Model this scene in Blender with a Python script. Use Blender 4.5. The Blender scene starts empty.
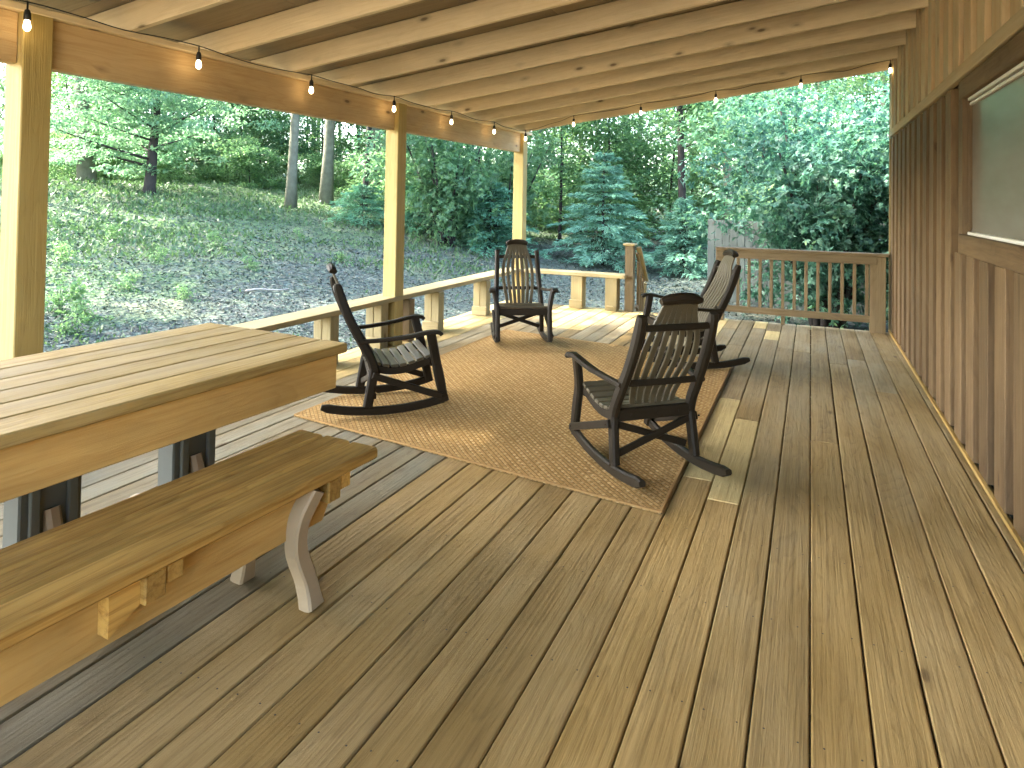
import bpy, math, random
import numpy as np
from mathutils import Vector, Matrix
rng = np.random.default_rng(7)
SEED_CAN = 5
random.seed(7)
S = bpy.context.scene
COL = S.collection
rad = math.radians

# ------------------------------------------------------------------ camera
F, PSI, PIT, ROL, CY, H = 666.1, .42192, .0200, .01633, 185.4, 1.38
_f = np.array([-math.sin(PSI)*math.cos(PIT), math.cos(PSI)*math.cos(PIT), math.sin(PIT)])
_r = np.array([math.cos(PSI), math.sin(PSI), 0.])
_d = np.cross(_f, _r)
RGT = math.cos(ROL)*_r - math.sin(ROL)*_d
DWN = math.sin(ROL)*_r + math.cos(ROL)*_d
CAMP = np.array([0, 0, H])
cam = bpy.data.cameras.new('camera')
co = bpy.data.objects.new('camera', cam)
COL.objects.link(co)
m = Matrix.Identity(4)
for i in range(3):
    m[i][0], m[i][1], m[i][2] = RGT[i], -DWN[i], -_f[i]
m[2][3] = H
co.matrix_world = m
cam.sensor_width = 36
cam.lens = 36*F/1024
cam.shift_y = -(384-CY)/1024
cam.clip_start = .05
cam.clip_end = 600
S.camera = co

def ray(px, py):
    return RGT*(px-512)/F + DWN*(py-CY)/F + _f

# ------------------------------------------------------------------ terrain height
def terr(x, y):
    x = np.asarray(x, float); y = np.asarray(y, float)
    s = -x-4.9
    h = -.58 + .165*np.log1p(np.exp(np.clip(s*2.2, -30, 30)))/2.2
    far = np.maximum(0, np.hypot(x, y)-26)
    h = h + .05*far
    h = h + .05*np.sin(x*.9+.4*y)*np.cos(y*.7) + .025*np.sin(2.3*x-1.1*y)
    back = np.maximum(0, y-16)*np.clip((x+9)/8, 0, 1)
    return h + .045*back
def hit(px, py):
    d = ray(px, py)
    t = 4.
    while t < 120:
        p = CAMP+d*t
        if p[2] < terr(p[0], p[1]):
            return p
        t += .05
    return CAMP+d*40

# ------------------------------------------------------------------ materials
def new_mat(name):
    mt = bpy.data.materials.new(name)
    mt.use_nodes = True
    nt = mt.node_tree
    nt.nodes.clear()
    out = nt.nodes.new('ShaderNodeOutputMaterial')
    bs = nt.nodes.new('ShaderNodeBsdfPrincipled')
    nt.links.new(bs.outputs[0], out.inputs[0])
    return mt, nt, bs, out
def N(nt, t, **kw):
    n = nt.nodes.new(t)
    for k, v in kw.items():
        if k.startswith('i_'):
            n.inputs[k[2:]].default_value = v
        else:
            setattr(n, k, v)
    return n
def L(nt, a, b): nt.links.new(a, b)
def math_(nt, op, a, b=None, c=None, clamp=False):
    n = nt.nodes.new('ShaderNodeMath'); n.operation = op; n.use_clamp = clamp
    for i, v in enumerate((a, b, c)):
        if v is None: continue
        if isinstance(v, (int, float)): n.inputs[i].default_value = v
        else: nt.links.new(v, n.inputs[i])
    return n.outputs[0]
def mix_(nt, f, a, b, mode='MIX'):
    n = nt.nodes.new('ShaderNodeMix'); n.data_type = 'RGBA'; n.blend_type = mode
    for i, v in ((0, f), (6, a), (7, b)):
        if isinstance(v, (int, float)): n.inputs[i].default_value = v
        elif isinstance(v, tuple): n.inputs[i].default_value = (*v, 1)[:4]
        else: nt.links.new(v, n.inputs[i])
    return n.outputs[2]
def ramp_(nt, f, stops):
    n = nt.nodes.new('ShaderNodeValToRGB')
    el = n.color_ramp.elements
    while len(el) < len(stops): el.new(.5)
    for e, (p, c) in zip(el, stops):
        e.position = p
        e.color = (c, c, c, 1) if isinstance(c, (int, float)) else (*c, 1)
    nt.links.new(f, n.inputs[0])
    return n.outputs[0]
def mapping(nt, v, sc):
    n = nt.nodes.new('ShaderNodeMapping')
    n.inputs['Scale'].default_value = sc
    nt.links.new(v, n.inputs[0])
    return n.outputs[0]
def noise(nt, v, scale, detail=4, rough=.55, dist=0.):
    n = nt.nodes.new('ShaderNodeTexNoise')
    n.inputs['Scale'].default_value = scale
    n.inputs['Detail'].default_value = detail
    n.inputs['Roughness'].default_value = rough
    n.inputs['Distortion'].default_value = dist
    nt.links.new(v, n.inputs['Vector'])
    return n.outputs[0]

def wood(name, early, late, knot=(.06, .03, .012), grey=None, greyamt=0., rough=.62, var=.25, spec=.3,
         contrast=1., stain=.35, hue2=None, bump=.35, knots=.5):
    """lumber: tc = (along, across, thick) per board, rnd = one number per board, age = 0 new .. 1 weathered"""
    mt, nt, bs, out = new_mat(name)
    tc = N(nt, 'ShaderNodeAttribute', attribute_name='tc').outputs['Vector']
    rn = N(nt, 'ShaderNodeAttribute', attribute_name='rnd').outputs['Fac']
    age = N(nt, 'ShaderNodeAttribute', attribute_name='age').outputs['Fac']
    # growth-ring bands, cathedral shapes from a slow warp along the board
    warp = noise(nt, mapping(nt, tc, (.9, 5, 5)), 1, 3, .5)
    sx = N(nt, 'ShaderNodeSeparateXYZ'); L(nt, tc, sx.inputs[0])
    ring = math_(nt, 'ADD', math_(nt, 'MULTIPLY', sx.outputs[1], 20.), math_(nt, 'MULTIPLY', warp, 13.))
    ring = math_(nt, 'ADD', ring, math_(nt, 'MULTIPLY', sx.outputs[2], 14.))
    fr = math_(nt, 'FRACT', ring)
    band = ramp_(nt, fr, [(0, 0.), (.55, .35), (.86, 1.), (1., .05)])
    fine = ramp_(nt, noise(nt, mapping(nt, tc, (1.1, 62, 62)), 1, 6, .72), [(.36, 0.), (.64, 1.)])
    mid = noise(nt, mapping(nt, tc, (1.2, 22, 22)), 1, 4, .6)
    big = noise(nt, mapping(nt, tc, (1.3, 3.5, 3.5)), 1, 4, .6)
    f = math_(nt, 'MULTIPLY', band, .35*contrast)
    f = math_(nt, 'ADD', f, math_(nt, 'MULTIPLY', math_(nt, 'SUBTRACT', mid, .5), 1.1*contrast))
    f = math_(nt, 'ADD', f, math_(nt, 'MULTIPLY', math_(nt, 'SUBTRACT', fine, .4), .72*contrast), None, True)
    c = mix_(nt, f, early, late)
    if hue2:
        c = mix_(nt, ramp_(nt, big, [(.4, 0.), (.65, 1.)]), c, mix_(nt, .6, c, hue2))
    # weathering, plus light painted into the deck tone
    if grey:
        ga = math_(nt, 'MULTIPLY', age, greyamt)
        gb = math_(nt, 'MULTIPLY', ga, ramp_(nt, big, [(.3, .55), (.7, 1.)]), None, True)
        gcol = mix_(nt, f, grey, tuple(x*.62 for x in grey))
        c = mix_(nt, gb, c, gcol)
    if grey:
        c = mix_(nt, ramp_(nt, age, [(.06, .9), (.10, 0.)]), c, mix_(nt, f, (.70, .54, .24), (.56, .41, .16)))
    # knots
    vo = N(nt, 'ShaderNodeTexVoronoi', i_Scale=1.); vo.inputs['Randomness'].default_value = 1.
    L(nt, mapping(nt, tc, (3.0, 7.5, 7.5)), vo.inputs['Vector'])
    vs = N(nt, 'ShaderNodeSeparateColor'); L(nt, vo.outputs['Color'], vs.inputs[0])
    pres = math_(nt, 'GREATER_THAN', vs.outputs[0], 1-.55*knots)
    kn = ramp_(nt, vo.outputs['Distance'], [(.0, 1.), (.07, .9), (.115, .3), (.22, 0.)])
    kn = math_(nt, 'MULTIPLY', math_(nt, 'MULTIPLY', kn, pres), .8)
    c = mix_(nt, kn, c, knot)
    # stains and per-board brightness
    st = ramp_(nt, big, [(.32, 1-stain), (.6, 1.)])
    v = math_(nt, 'ADD', math_(nt, 'MULTIPLY', rn, var), 1-var*.5)
    v = math_(nt, 'MULTIPLY', v, st)
    hs = N(nt, 'ShaderNodeHueSaturation'); L(nt, c, hs.inputs['Color']); L(nt, v, hs.inputs['Value'])
    L(nt, hs.outputs[0], bs.inputs['Base Color'])
    bs.inputs['Specular IOR Level'].default_value = spec
    L(nt, math_(nt, 'ADD', math_(nt, 'MULTIPLY', mid, .25), rough-.12), bs.inputs['Roughness'])
    b = N(nt, 'ShaderNodeBump', i_Strength=bump, i_Distance=.004)
    L(nt, math_(nt, 'ADD', math_(nt, 'MULTIPLY', band, .3), math_(nt, 'ADD', fine, mid)), b.inputs['Height'])
    L(nt, b.outputs[0], bs.inputs['Normal'])
    return mt

def plain(name, col, rough=.5, spec=.4, nz=.25, scale=8., metal=0., bump=.0):
    mt, nt, bs, out = new_mat(name)
    tco = N(nt, 'ShaderNodeTexCoord').outputs['Object']
    n = noise(nt, tco, scale, 5)
    c = mix_(nt, n, tuple(x*(1-nz) for x in col), tuple(min(1, x*(1+nz)) for x in col))
    L(nt, c, bs.inputs['Base Color'])
    L(nt, math_(nt, 'ADD', math_(nt, 'MULTIPLY', n, .2), rough-.1), bs.inputs['Roughness'])
    bs.inputs['Specular IOR Level'].default_value = spec
    bs.inputs['Metallic'].default_value = metal
    if bump:
        b = N(nt, 'ShaderNodeBump', i_Strength=bump, i_Distance=.01)
        L(nt, noise(nt, tco, scale*6, 4), b.inputs['Height']); L(nt, b.outputs[0], bs.inputs['Normal'])
    return mt

def leaf_mat(name, cols, trans=.4, spec=.35, rough=.45, patch=.5):
    mt, nt, bs, out = new_mat(name)
    g = N(nt, 'ShaderNodeNewGeometry')
    r = g.outputs['Random Per Island']
    tco = N(nt, 'ShaderNodeTexCoord').outputs['Object']
    n = noise(nt, tco, .9, 3)
    oi = N(nt, 'ShaderNodeObjectInfo').outputs['Random']
    f = math_(nt, 'ADD', math_(nt, 'MULTIPLY', r, .6), math_(nt, 'MULTIPLY', math_(nt, 'SUBTRACT', n, .5), patch*1.6))
    f = math_(nt, 'ADD', f, math_(nt, 'MULTIPLY', math_(nt, 'SUBTRACT', oi, .3), .3), None, True)
    k = len(cols)
    c = ramp_(nt, f, [(i/(k-1), x) for i, x in enumerate(cols)])
    L(nt, c, bs.inputs['Base Color'])
    bs.inputs['Roughness'].default_value = rough
    bs.inputs['Specular IOR Level'].default_value = spec
    tr = N(nt, 'ShaderNodeBsdfTranslucent')
    hs = N(nt, 'ShaderNodeHueSaturation'); L(nt, c, hs.inputs['Color'])
    hs.inputs['Value'].default_value = 1.5; hs.inputs['Saturation'].default_value = 1.1; hs.inputs['Hue'].default_value = .485
    L(nt, hs.outputs[0], tr.inputs[0])
    mx = N(nt, 'ShaderNodeMixShader', i_Fac=trans)
    L(nt, bs.outputs[0], mx.inputs[1]); L(nt, tr.outputs[0], mx.inputs[2])
    L(nt, mx.outputs[0], out.inputs[0])
    return mt

M = {}
M['deck'] = wood('deck_wood', (.47, .27, .054), (.26, .14, .024), grey=(.29, .265, .18), greyamt=.95, var=.3, stain=.3, rough=.72, spec=.14, knot=(.12, .07, .03), knots=.25, bump=.5)
M['pine'] = wood('rafter_pine', (.70, .575, .37), (.57, .44, .25), var=.2, stain=.15, rough=.7, spec=.2, contrast=.7, knots=1.3)
M['beam'] = wood('beam_pine', (.58, .415, .215), (.46, .30, .13), var=.2, stain=.22, rough=.65, spec=.25, knots=.7)
M['post'] = wood('treated_post_pine', (.42, .315, .11), (.31, .21, .065), var=.15, stain=.12, rough=.65, spec=.25, contrast=.8, knots=.4)
M['bench_rail'] = wood('new_treated_pine', (.32, .255, .12), (.24, .175, .07), var=.2, stain=.15, rough=.6, spec=.3, contrast=.7, knots=.4)
M['table'] = wood('oiled_table_wood', (.50, .34, .11), (.28, .165, .045), var=.3, stain=.4, rough=.62, spec=.2, contrast=1.1, hue2=(.3, .24, .15), knots=.4)
M['apron'] = wood('amber_apron_wood', (.68, .425, .135), (.52, .285, .07), var=.18, stain=.3, rough=.5, spec=.35, contrast=.9, knots=.45)
M['bench'] = wood('amber_bench_wood', (.58, .34, .085), (.29, .14, .026), var=.25, stain=.4, rough=.55, spec=.25, contrast=1.1, knots=.35)
M['rail'] = wood('brown_rail_wood', (.185, .128, .058), (.12, .078, .03), var=.25, stain=.2, rough=.6, spec=.3, knots=.4)
M['siding'] = wood('brown_siding_wood', (.155, .098, .046), (.088, .051, .023), var=.45, stain=.3, rough=.65, spec=.2, contrast=.9, knots=.8)
M['siding_up'] = wood('upper_siding_wood', (.52, .405, .235), (.40, .29, .145), var=.4, stain=.15, rough=.65, spec=.25, contrast=.8, hue2=(.46, .28, .13), knots=.5)
M['sheath'] = wood('plywood_sheathing', (.42, .33, .205), (.30, .22, .125), var=.2, stain=.4, rough=.75, spec=.15, contrast=.8, hue2=(.2, .15, .1), knots=.3)
M['fence'] = wood('grey_fence_wood', (.085, .095, .08), (.055, .062, .052), var=.35, stain=.3, rough=.8, spec=.15, knots=.3)
M['painted'] = plain('greige_painted_wood', (.34, .25, .145), .5, .35, .15, 5)
M['greyleg'] = plain('grey_painted_wood', (.11, .115, .095), .55, .3, .15, 5)
M['frame'] = plain('dark_brown_polywood', (.020, .0142, .0075), .55, .16, .25, 20)
M['slat'] = plain('taupe_polywood', (.08, .063, .034), .45, .35, .18, 25)
M['screw'] = plain('steel_screw', (.6, .58, .55), .35, .5, .1, 30, metal=1.)
M['black'] = plain('black_rubber', (.012, .012, .012), .5, .4, .2, 30)
M['vinyl'] = plain('cream_vinyl', (.72, .69, .60), .45, .4, .05, 4)
M['bark'] = plain('grey_bark', (.12, .118, .085), .9, .1, .5, 6, bump=.8)
M['bark_dark'] = plain('dark_bark', (.035, .03, .026), .9, .1, .4, 8, bump=.8)

def glass_mat():
    mt, nt, bs, out = new_mat('screened_window_glass')
    tco = N(nt, 'ShaderNodeTexCoord').outputs['Object']
    n = noise(nt, mapping(nt, tco, (1, 2, 9)), 1.3, 3)
    L(nt, mix_(nt, n, (.15, .13, .10), (.21, .185, .145)), bs.inputs['Base Color'])
    bs.inputs['Roughness'].default_value = .2
    bs.inputs['Specular IOR Level'].default_value = .05
    return mt
M['glass'] = glass_mat()
def bulb_mat():
    mt, nt, bs, out = new_mat('lit_filament_bulb')
    e = N(nt, 'ShaderNodeEmission', i_Strength=BULB)
    e.inputs[0].default_value = (1, .72, .38, 1)
    L(nt, e.outputs[0], out.inputs[0])
    return mt
BULB = 1.3
M['bulb'] = bulb_mat()

def rug_mat():
    mt, nt, bs, out = new_mat('woven_jute')
    tco = N(nt, 'ShaderNodeTexCoord').outputs['Object']
    def brick(rot, w, h):
        mp = N(nt, 'ShaderNodeMapping'); mp.inputs['Rotation'].default_value = (0, 0, rot); L(nt, tco, mp.inputs[0])
        b = N(nt, 'ShaderNodeTexBrick', i_Scale=1.)
        b.inputs['Brick Width'].default_value = w; b.inputs['Row Height'].default_value = h
        b.inputs['Mortar Size'].default_value = .0035; b.inputs['Mortar Smooth'].default_value = .6
        b.inputs['Bias'].default_value = 0
        L(nt, mp.outputs[0], b.inputs[0])
        return b
    b1 = brick(rad(45), .044, .022)
    b1.inputs['Color1'].default_value = (.45, .275, .10, 1)
    b1.inputs['Color2'].default_value = (.33, .19, .062, 1)
    b1.inputs['Mortar'].default_value = (.17, .10, .03, 1)
    n = noise(nt, tco, 2.2, 5)
    fib = noise(nt, mapping(nt, tco, (260, 60, 1)), 1, 2)
    c = mix_(nt, ramp_(nt, n, [(.35, .0), (.7, .1)]), b1.outputs[0], (.30, .20, .075))
    # pale flecks of the weave
    vo = N(nt, 'ShaderNodeTexVoronoi', i_Scale=25.); vo.inputs['Randomness'].default_value = .08
    mpv = N(nt, 'ShaderNodeMapping'); mpv.inputs['Rotation'].default_value = (0, 0, rad(38)); mpv.inputs['Scale'].default_value = (1.15, .8, 1); L(nt, tco, mpv.inputs[0])
    L(nt, mpv.outputs[0], vo.inputs['Vector'])
    fl = ramp_(nt, vo.outputs['Distance'], [(.15, .95), (.38, 0.)])
    c = mix_(nt, fl, c, (.60, .43, .20))
    c = mix_(nt, math_(nt, 'MULTIPLY', fib, .25), c, (.26, .16, .06))
    L(nt, c, bs.inputs['Base Color'])
    bs.inputs['Roughness'].default_value = .9
    bs.inputs['Specular IOR Level'].default_value = .12
    bp = N(nt, 'ShaderNodeBump', i_Strength=.6, i_Distance=.006)
    L(nt, math_(nt, 'ADD', b1.outputs['Fac'], fl), bp.inputs['Height']); bp.invert = True
    L(nt, bp.outputs[0], bs.inputs['Normal'])
    return mt
M['rug'] = rug_mat()

def ground_mat():
    mt, nt, bs, out = new_mat('gravel_and_grass_ground')
    p = N(nt, 'ShaderNodeNewGeometry').outputs['Position']
    big = noise(nt, p, .28, 4, .6)
    mid = noise(nt, p, 2.2, 5, .65)
    vo = N(nt, 'ShaderNodeTexVoronoi', i_Scale=13.); L(nt, p, vo.inputs['Vector'])
    vc = N(nt, 'ShaderNodeSeparateColor'); L(nt, vo.outputs['Color'], vc.inputs[0])
    st = ramp_(nt, vc.outputs[0], [(0, (.045, .062, .045)), (.5, (.062, .086, .062)), (.85, (.085, .112, .085)), (1, (.12, .145, .12))])
    st = mix_(nt, ramp_(nt, vo.outputs['Distance'], [(.25, 0.), (.6, .75)]), st, (.05, .05, .045))
    gr = mix_(nt, mid, (.04, .075, .03), (.10, .15, .06))
    sx = N(nt, 'ShaderNodeSeparateXYZ'); L(nt, p, sx.inputs[0])
    up = math_(nt, 'MULTIPLY', math_(nt, 'ADD', sx.outputs[0], 9.), -.07)
    gf = math_(nt, 'ADD', math_(nt, 'ADD', big, up), math_(nt, 'MULTIPLY', math_(nt, 'SUBTRACT', mid, .5), .8))
    gf = ramp_(nt, gf, [(.42, 0.), (.66, .85)])
    c = mix_(nt, gf, st, gr)
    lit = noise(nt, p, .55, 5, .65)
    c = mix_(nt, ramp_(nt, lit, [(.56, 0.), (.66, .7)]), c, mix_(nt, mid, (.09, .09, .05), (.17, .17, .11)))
    drive = ramp_(nt, math_(nt, 'ADD', math_(nt, 'MULTIPLY', sx.outputs[1], -.25), math_(nt, 'MULTIPLY', mid, .4)), [(.75, 0.), (.95, 1.)])
    c = mix_(nt, drive, c, mix_(nt, mid, (.30, .235, .15), (.44, .36, .24)))  # unseen tan ground behind the camera, added to bounce warm light inside
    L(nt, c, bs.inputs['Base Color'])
    bs.inputs['Roughness'].default_value = .9
    bs.inputs['Specular IOR Level'].default_value = .15
    b = N(nt, 'ShaderNodeBump', i_Strength=.9, i_Distance=.05)
    L(nt, math_(nt, 'ADD', mid, vo.outputs['Distance']), b.inputs['Height']); L(nt, b.outputs[0], bs.inputs['Normal'])
    return mt
M['ground'] = ground_mat()
def chip_mat(name, stops, rough=.8, tr=0.):
    mt, nt, bs, out = new_mat(name)
    r = N(nt, 'ShaderNodeNewGeometry').outputs['Random Per Island']
    L(nt, ramp_(nt, r, stops), bs.inputs['Base Color'])
    bs.inputs['Roughness'].default_value = rough
    bs.inputs['Specular IOR Level'].default_value = .3
    return mt
M['litter'] = chip_mat('grey_gravel_and_leaf_litter', [(0, (.042, .058, .042)), (.35, (.058, .078, .056)), (.6, (.065, .088, .064)), (.8, (.09, .117, .088)), (.9, (.08, .07, .04)), (1, (.13, .15, .12))])
M['grass'] = leaf_mat('grass_blades', [(.035, .07, .025), (.06, .115, .042), (.10, .165, .065)], .3)

# ------------------------------------------------------------------ mesh builder
class MB:
    def __init__(s): s.v = []; s.f = []; s.tc = []; s.rn = []; s.ag = []; s.n = 0
    def add(s, v, f, tc, rn=0., ag=0.):
        o = s.n
        s.v += [tuple(map(float, p)) for p in v]
        s.f += [tuple(i+o for i in q) for q in f]
        s.tc += [tuple(map(float, p)) for p in tc]
        s.rn += [rn]*len(v); s.ag += [ag]*len(v); s.n += len(v)
    def box(s, c, size, rot=None, axis=None, ch=.003, age=0., rn=None, agef=None):
        """chamfered box; axis = index of the grain direction (longest by default)"""
        c = np.array(c, float); h = np.array(size, float)/2
        ch = min(ch, h.min()*.6)
        if axis is None: axis = int(np.argmax(h))
        R = np.eye(3) if rot is None else np.array(rot, float)
        vs = []; idx = {}
        for sx in (-1, 1):
            for sy in (-1, 1):
                for sz in (-1, 1):
                    sg = np.array((sx, sy, sz))
                    for k in range(3):
                        p = sg*(h-ch); p[k] = sg[k]*h[k]
                        idx[(sx, sy, sz, k)] = len(vs); vs.append(p)
        fs = []
        sgn = (-1, 1)
        for k in range(3):
            a, b = (k+1) % 3, (k+2) % 3
            for q in sgn:
                loop = []
                for (u, w) in ((-1, -1), (1, -1), (1, 1), (-1, 1)):
                    t = [0, 0, 0]; t[k] = q; t[a] = u; t[b] = w
                    loop.append(idx[(*t, k)])
                fs.append(tuple(loop if q > 0 else loop[::-1]))
        for k in range(3):          # edges along axis k
            a, b = (k+1) % 3, (k+2) % 3
            for u in sgn:
                for w in sgn:
                    def I(e, face):
                        t = [0, 0, 0]; t[k] = e; t[a] = u; t[b] = w
                        return idx[(*t, face)]
                    q = (I(-1, a), I(1, a), I(1, b), I(-1, b))
                    fs.append(q if u*w < 0 else q[::-1])
        for sx in sgn:
            for sy in sgn:
                for sz in sgn:
                    q = [idx[(sx, sy, sz, k)] for k in range(3)]
                    fs.append(tuple(q if sx*sy*sz > 0 else q[::-1]))
        vs = np.array(vs)
        o = [axis]+sorted([i for i in range(3) if i != axis], key=lambda i: -h[i])
        off = np.array((random.uniform(0, 40), random.uniform(0, 9), random.uniform(0, 9)))
        tc = vs[:, o]+off
        s.add(vs@R.T+c, fs, tc, random.random() if rn is None else rn, age)
        if agef:  # varies greyness along the board to paint in light
            for i in range(len(vs)): s.ag[-len(vs)+i] = age*agef(s.v[-len(vs)+i][1])
    def beam(s, a, b, w, h, up=(0, 0, 1), ch=.003, age=0., rn=None):
        """board from a to b, w across, h along up"""
        a = np.array(a, float); b = np.array(b, float)
        x = b-a; ln = np.linalg.norm(x); x /= ln
        z = np.array(up, float); z -= x*(z@x); z /= np.linalg.norm(z)
        y = np.cross(z, x)
        s.box((a+b)/2, (ln, w, h), np.stack([x, y, z], 1), 0, ch, age, rn)
    def sweep(s, pts, w, h, side=(1, 0, 0), ch=.25, age=0., closed_ends=True):
        """rounded rectangular section swept along a curve; w along side, h across it"""
        P = np.array(pts, float); n = len(P)
        w = np.broadcast_to(w, n); h = np.broadcast_to(h, n)
        T = np.gradient(P, axis=0); T /= np.linalg.norm(T, axis=1)[:, None]
        sd = np.array(side, float)
        sec = []
        for sx, sy in ((1, 1), (-1, 1), (-1, -1), (1, -1)):
            q = [(sx*(1-ch), sy), (sx, sy*(1-ch))]
            sec += q if sx*sy < 0 else q[::-1]
        vs = []; tc = []
        off = np.array((random.uniform(0, 40), random.uniform(0, 9), random.uniform(0, 9)))
        d = np.r_[0, np.cumsum(np.linalg.norm(np.diff(P, axis=0), axis=1))]
        for i in range(n):
            a = sd-T[i]*(sd@T[i]); a /= np.linalg.norm(a)
            b = np.cross(T[i], a)
            cc = min(w[i], h[i])*ch
            for (u, v) in sec:
                uu = math.copysign(w[i]/2-(cc if abs(u) < 1 else 0), u)
                vv = math.copysign(h[i]/2-(cc if abs(v) < 1 else 0), v)
                vs.append(P[i]+a*uu+b*vv); tc.append(np.array((d[i], uu, vv))+off)
        fs = []
        for i in range(n-1):
            for k in range(8):
                k2 = (k+1) % 8
                fs.append((i*8+k, i*8+k2, (i+1)*8+k2, (i+1)*8+k))
        fs.append(tuple(range(7, -1, -1))); fs.append(tuple((n-1)*8+k for k in range(8)))
        s.add(vs, fs, tc, random.random(), age)
    def tube(s, pts, r, seg=8, caps=True):
        P = np.array(pts, float); n = len(P); r = np.broadcast_to(r, n)
        T = np.gradient(P, axis=0); T /= np.linalg.norm(T, axis=1)[:, None]
        ref = np.array((0, 0, 1.)) if abs(T[0][2]) < .8 else np.array((1., 0, 0))
        vs = []; tc = []
        for i in range(n):
            a = np.cross(ref, T[i]); a /= np.linalg.norm(a); b = np.cross(T[i], a)
            for k in range(seg):
                t = 2*math.pi*k/seg
                vs.append(P[i]+r[i]*(math.cos(t)*a+math.sin(t)*b)); tc.append((i*.1, t*.05, 0))
        fs = [(i*seg+k, i*seg+(k+1) % seg, (i+1)*seg+(k+1) % seg, (i+1)*seg+k) for i in range(n-1) for k in range(seg)]
        if caps: fs += [tuple(range(seg-1, -1, -1)), tuple((n-1)*seg+k for k in range(seg))]
        s.add(vs, fs, tc, random.random())
    def prism(s, poly, axis, a, b, age=0.):
        """extrude a 2-D polygon along a world axis from a to b"""
        o = [i for i in range(3) if i != axis]; n = len(poly); vs = []
        for t in (a, b):
            for (u, v) in poly:
                p = [0, 0, 0]; p[axis] = t; p[o[0]] = u; p[o[1]] = v; vs.append(p)
        fs = [tuple(range(n)), tuple(range(2*n-1, n-1, -1))]+[(i, i+n, (i+1) % n+n, (i+1) % n) for i in range(n)]
        off = random.uniform(0, 20)
        s.add(vs, fs, [(p[1]+off, p[2]+off, p[0]) for p in vs], random.random(), age)
    def build(s, name, mat, parent=None, smooth=False):
        me = bpy.data.meshes.new(name)
        me.from_pydata(s.v, [], s.f)
        at = me.attributes.new('tc', 'FLOAT_VECTOR', 'POINT'); at.data.foreach_set('vector', np.array(s.tc, np.float32).ravel())
        at = me.attributes.new('rnd', 'FLOAT', 'POINT'); at.data.foreach_set('value', np.array(s.rn, np.float32))
        at = me.attributes.new('age', 'FLOAT', 'POINT'); at.data.foreach_set('value', np.array(s.ag, np.float32))
        import bmesh
        bm = bmesh.new(); bm.from_mesh(me); bmesh.ops.recalc_face_normals(bm, faces=bm.faces); bm.to_mesh(me); bm.free()
        if smooth: me.polygons.foreach_set('use_smooth', [True]*len(me.polygons))
        me.materials.append(M[mat] if isinstance(mat, str) else mat)
        o = bpy.data.objects.new(name, me); COL.objects.link(o)
        if parent: o.parent = parent
        return o

def tag(o, label=None, cat=None, group=None, kind=None):
    if label: o['label'] = label
    if cat: o['category'] = cat
    if group: o['group'] = group
    if kind: o['kind'] = kind
    return o
def thing(name, label, cat, loc=(0, 0, 0), rz=0., group=None):
    o = bpy.data.objects.new(name, None); COL.objects.link(o)
    o.location = loc; o.rotation_euler = (0, 0, rz); o.empty_display_size = .1
    return tag(o, label, cat, group)
def copy_tree(root, loc, rz, label, group=None, scale=1.):
    r = root.copy(); COL.objects.link(r); r.location = loc; r.rotation_euler = (0, 0, rz); r.scale = (scale,)*3
    r['label'] = label
    if group: r['group'] = group
    for ch in list(root.children):
        c = ch.copy(); COL.objects.link(c); c.parent = r
        for g in list(ch.children):
            d = g.copy(); COL.objects.link(d); d.parent = c
    return r
def rz_(a):
    c, s_ = math.cos(a), math.sin(a)
    return np.array([[c, -s_, 0], [s_, c, 0], [0, 0, 1]])

# ------------------------------------------------------------------ deck
XL, XW, YF, YB = -3.78, .80, 8.30, -1.7
PITCH = .1475
mb = MB()
k0 = math.floor((XL-.008)/PITCH)
special = {}
for k in range(k0, 7):
    x0 = max(.008+k*PITCH, XL); x1 = min(.008+(k+1)*PITCH, XW+.03)
    if x1-x0 < .03: continue
    xc = (x0+x1)/2
    segs = []
    cuts = []
    y = random.uniform(4.3, 7.)
    while y < YF-1.2:
        if y > YB+.4: cuts.append((y))
        y += 4.88
    if xc < -.2:                                   # newer repair boards by the steps
        e = YF-random.choice((.62, .95, 1.2, 1.5))
        cuts = [c for c in cuts if c < e-.9]+[e]
        segs = [YB]+cuts+[YF]
    else:
        segs = [YB]+cuts+[YF]
        if k in (-1, 0) and False: pass
    ages = [random.uniform(.75, 1.) for _ in range(len(segs)-1)]
    if xc < -.2:
        ages[-1] = random.choice((0., .03, .9, .05, .85))
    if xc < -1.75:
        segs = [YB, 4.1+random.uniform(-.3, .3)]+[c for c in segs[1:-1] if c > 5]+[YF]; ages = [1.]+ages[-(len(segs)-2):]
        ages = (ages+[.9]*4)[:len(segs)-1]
    if k == -3: segs = [YB, 3.24, 4.51, 7.25, 7.75, YF]; ages = [.95, 0., .9, 0., .95]
    if k == -4: segs = [YB, 3.45, 4.94, 7.3, 7.85, YF]; ages = [.85, .02, .9, .95, .05]
    if k == -2: segs = [YB, 6.9, YF]; ages = [.9, .95]
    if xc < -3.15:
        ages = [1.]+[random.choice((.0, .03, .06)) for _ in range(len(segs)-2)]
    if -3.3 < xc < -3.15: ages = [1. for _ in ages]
    for i in range(len(segs)-1):
        a, b = segs[i]+(.0015 if i else 0), segs[i+1]-(.0015 if i < len(segs)-2 else 0)
        g = .0028+random.uniform(-.0012, .002)
        mb.box(((x0+x1)/2, (a+b)/2, -.019-random.uniform(0, .0015)), (x1-x0-2*g*.9, b-a, .036), None, 1, .004, ages[i], (random.uniform(-.75, -.2) if xc < -1.75 and b < 4.5 else random.uniform(-.4, .5) if xc < -1.3 else None), (lambda y: 1.1) if xc < -1.75 else (lambda y: .62) if xc < -1.3 else lambda y: min(1, max(.16, .16+.84*(y-.8)/5.5)))  # colour carries light: left boards darkened against skylight, near ends warmed
deck = mb.build('deck_floor', 'deck')
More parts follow.
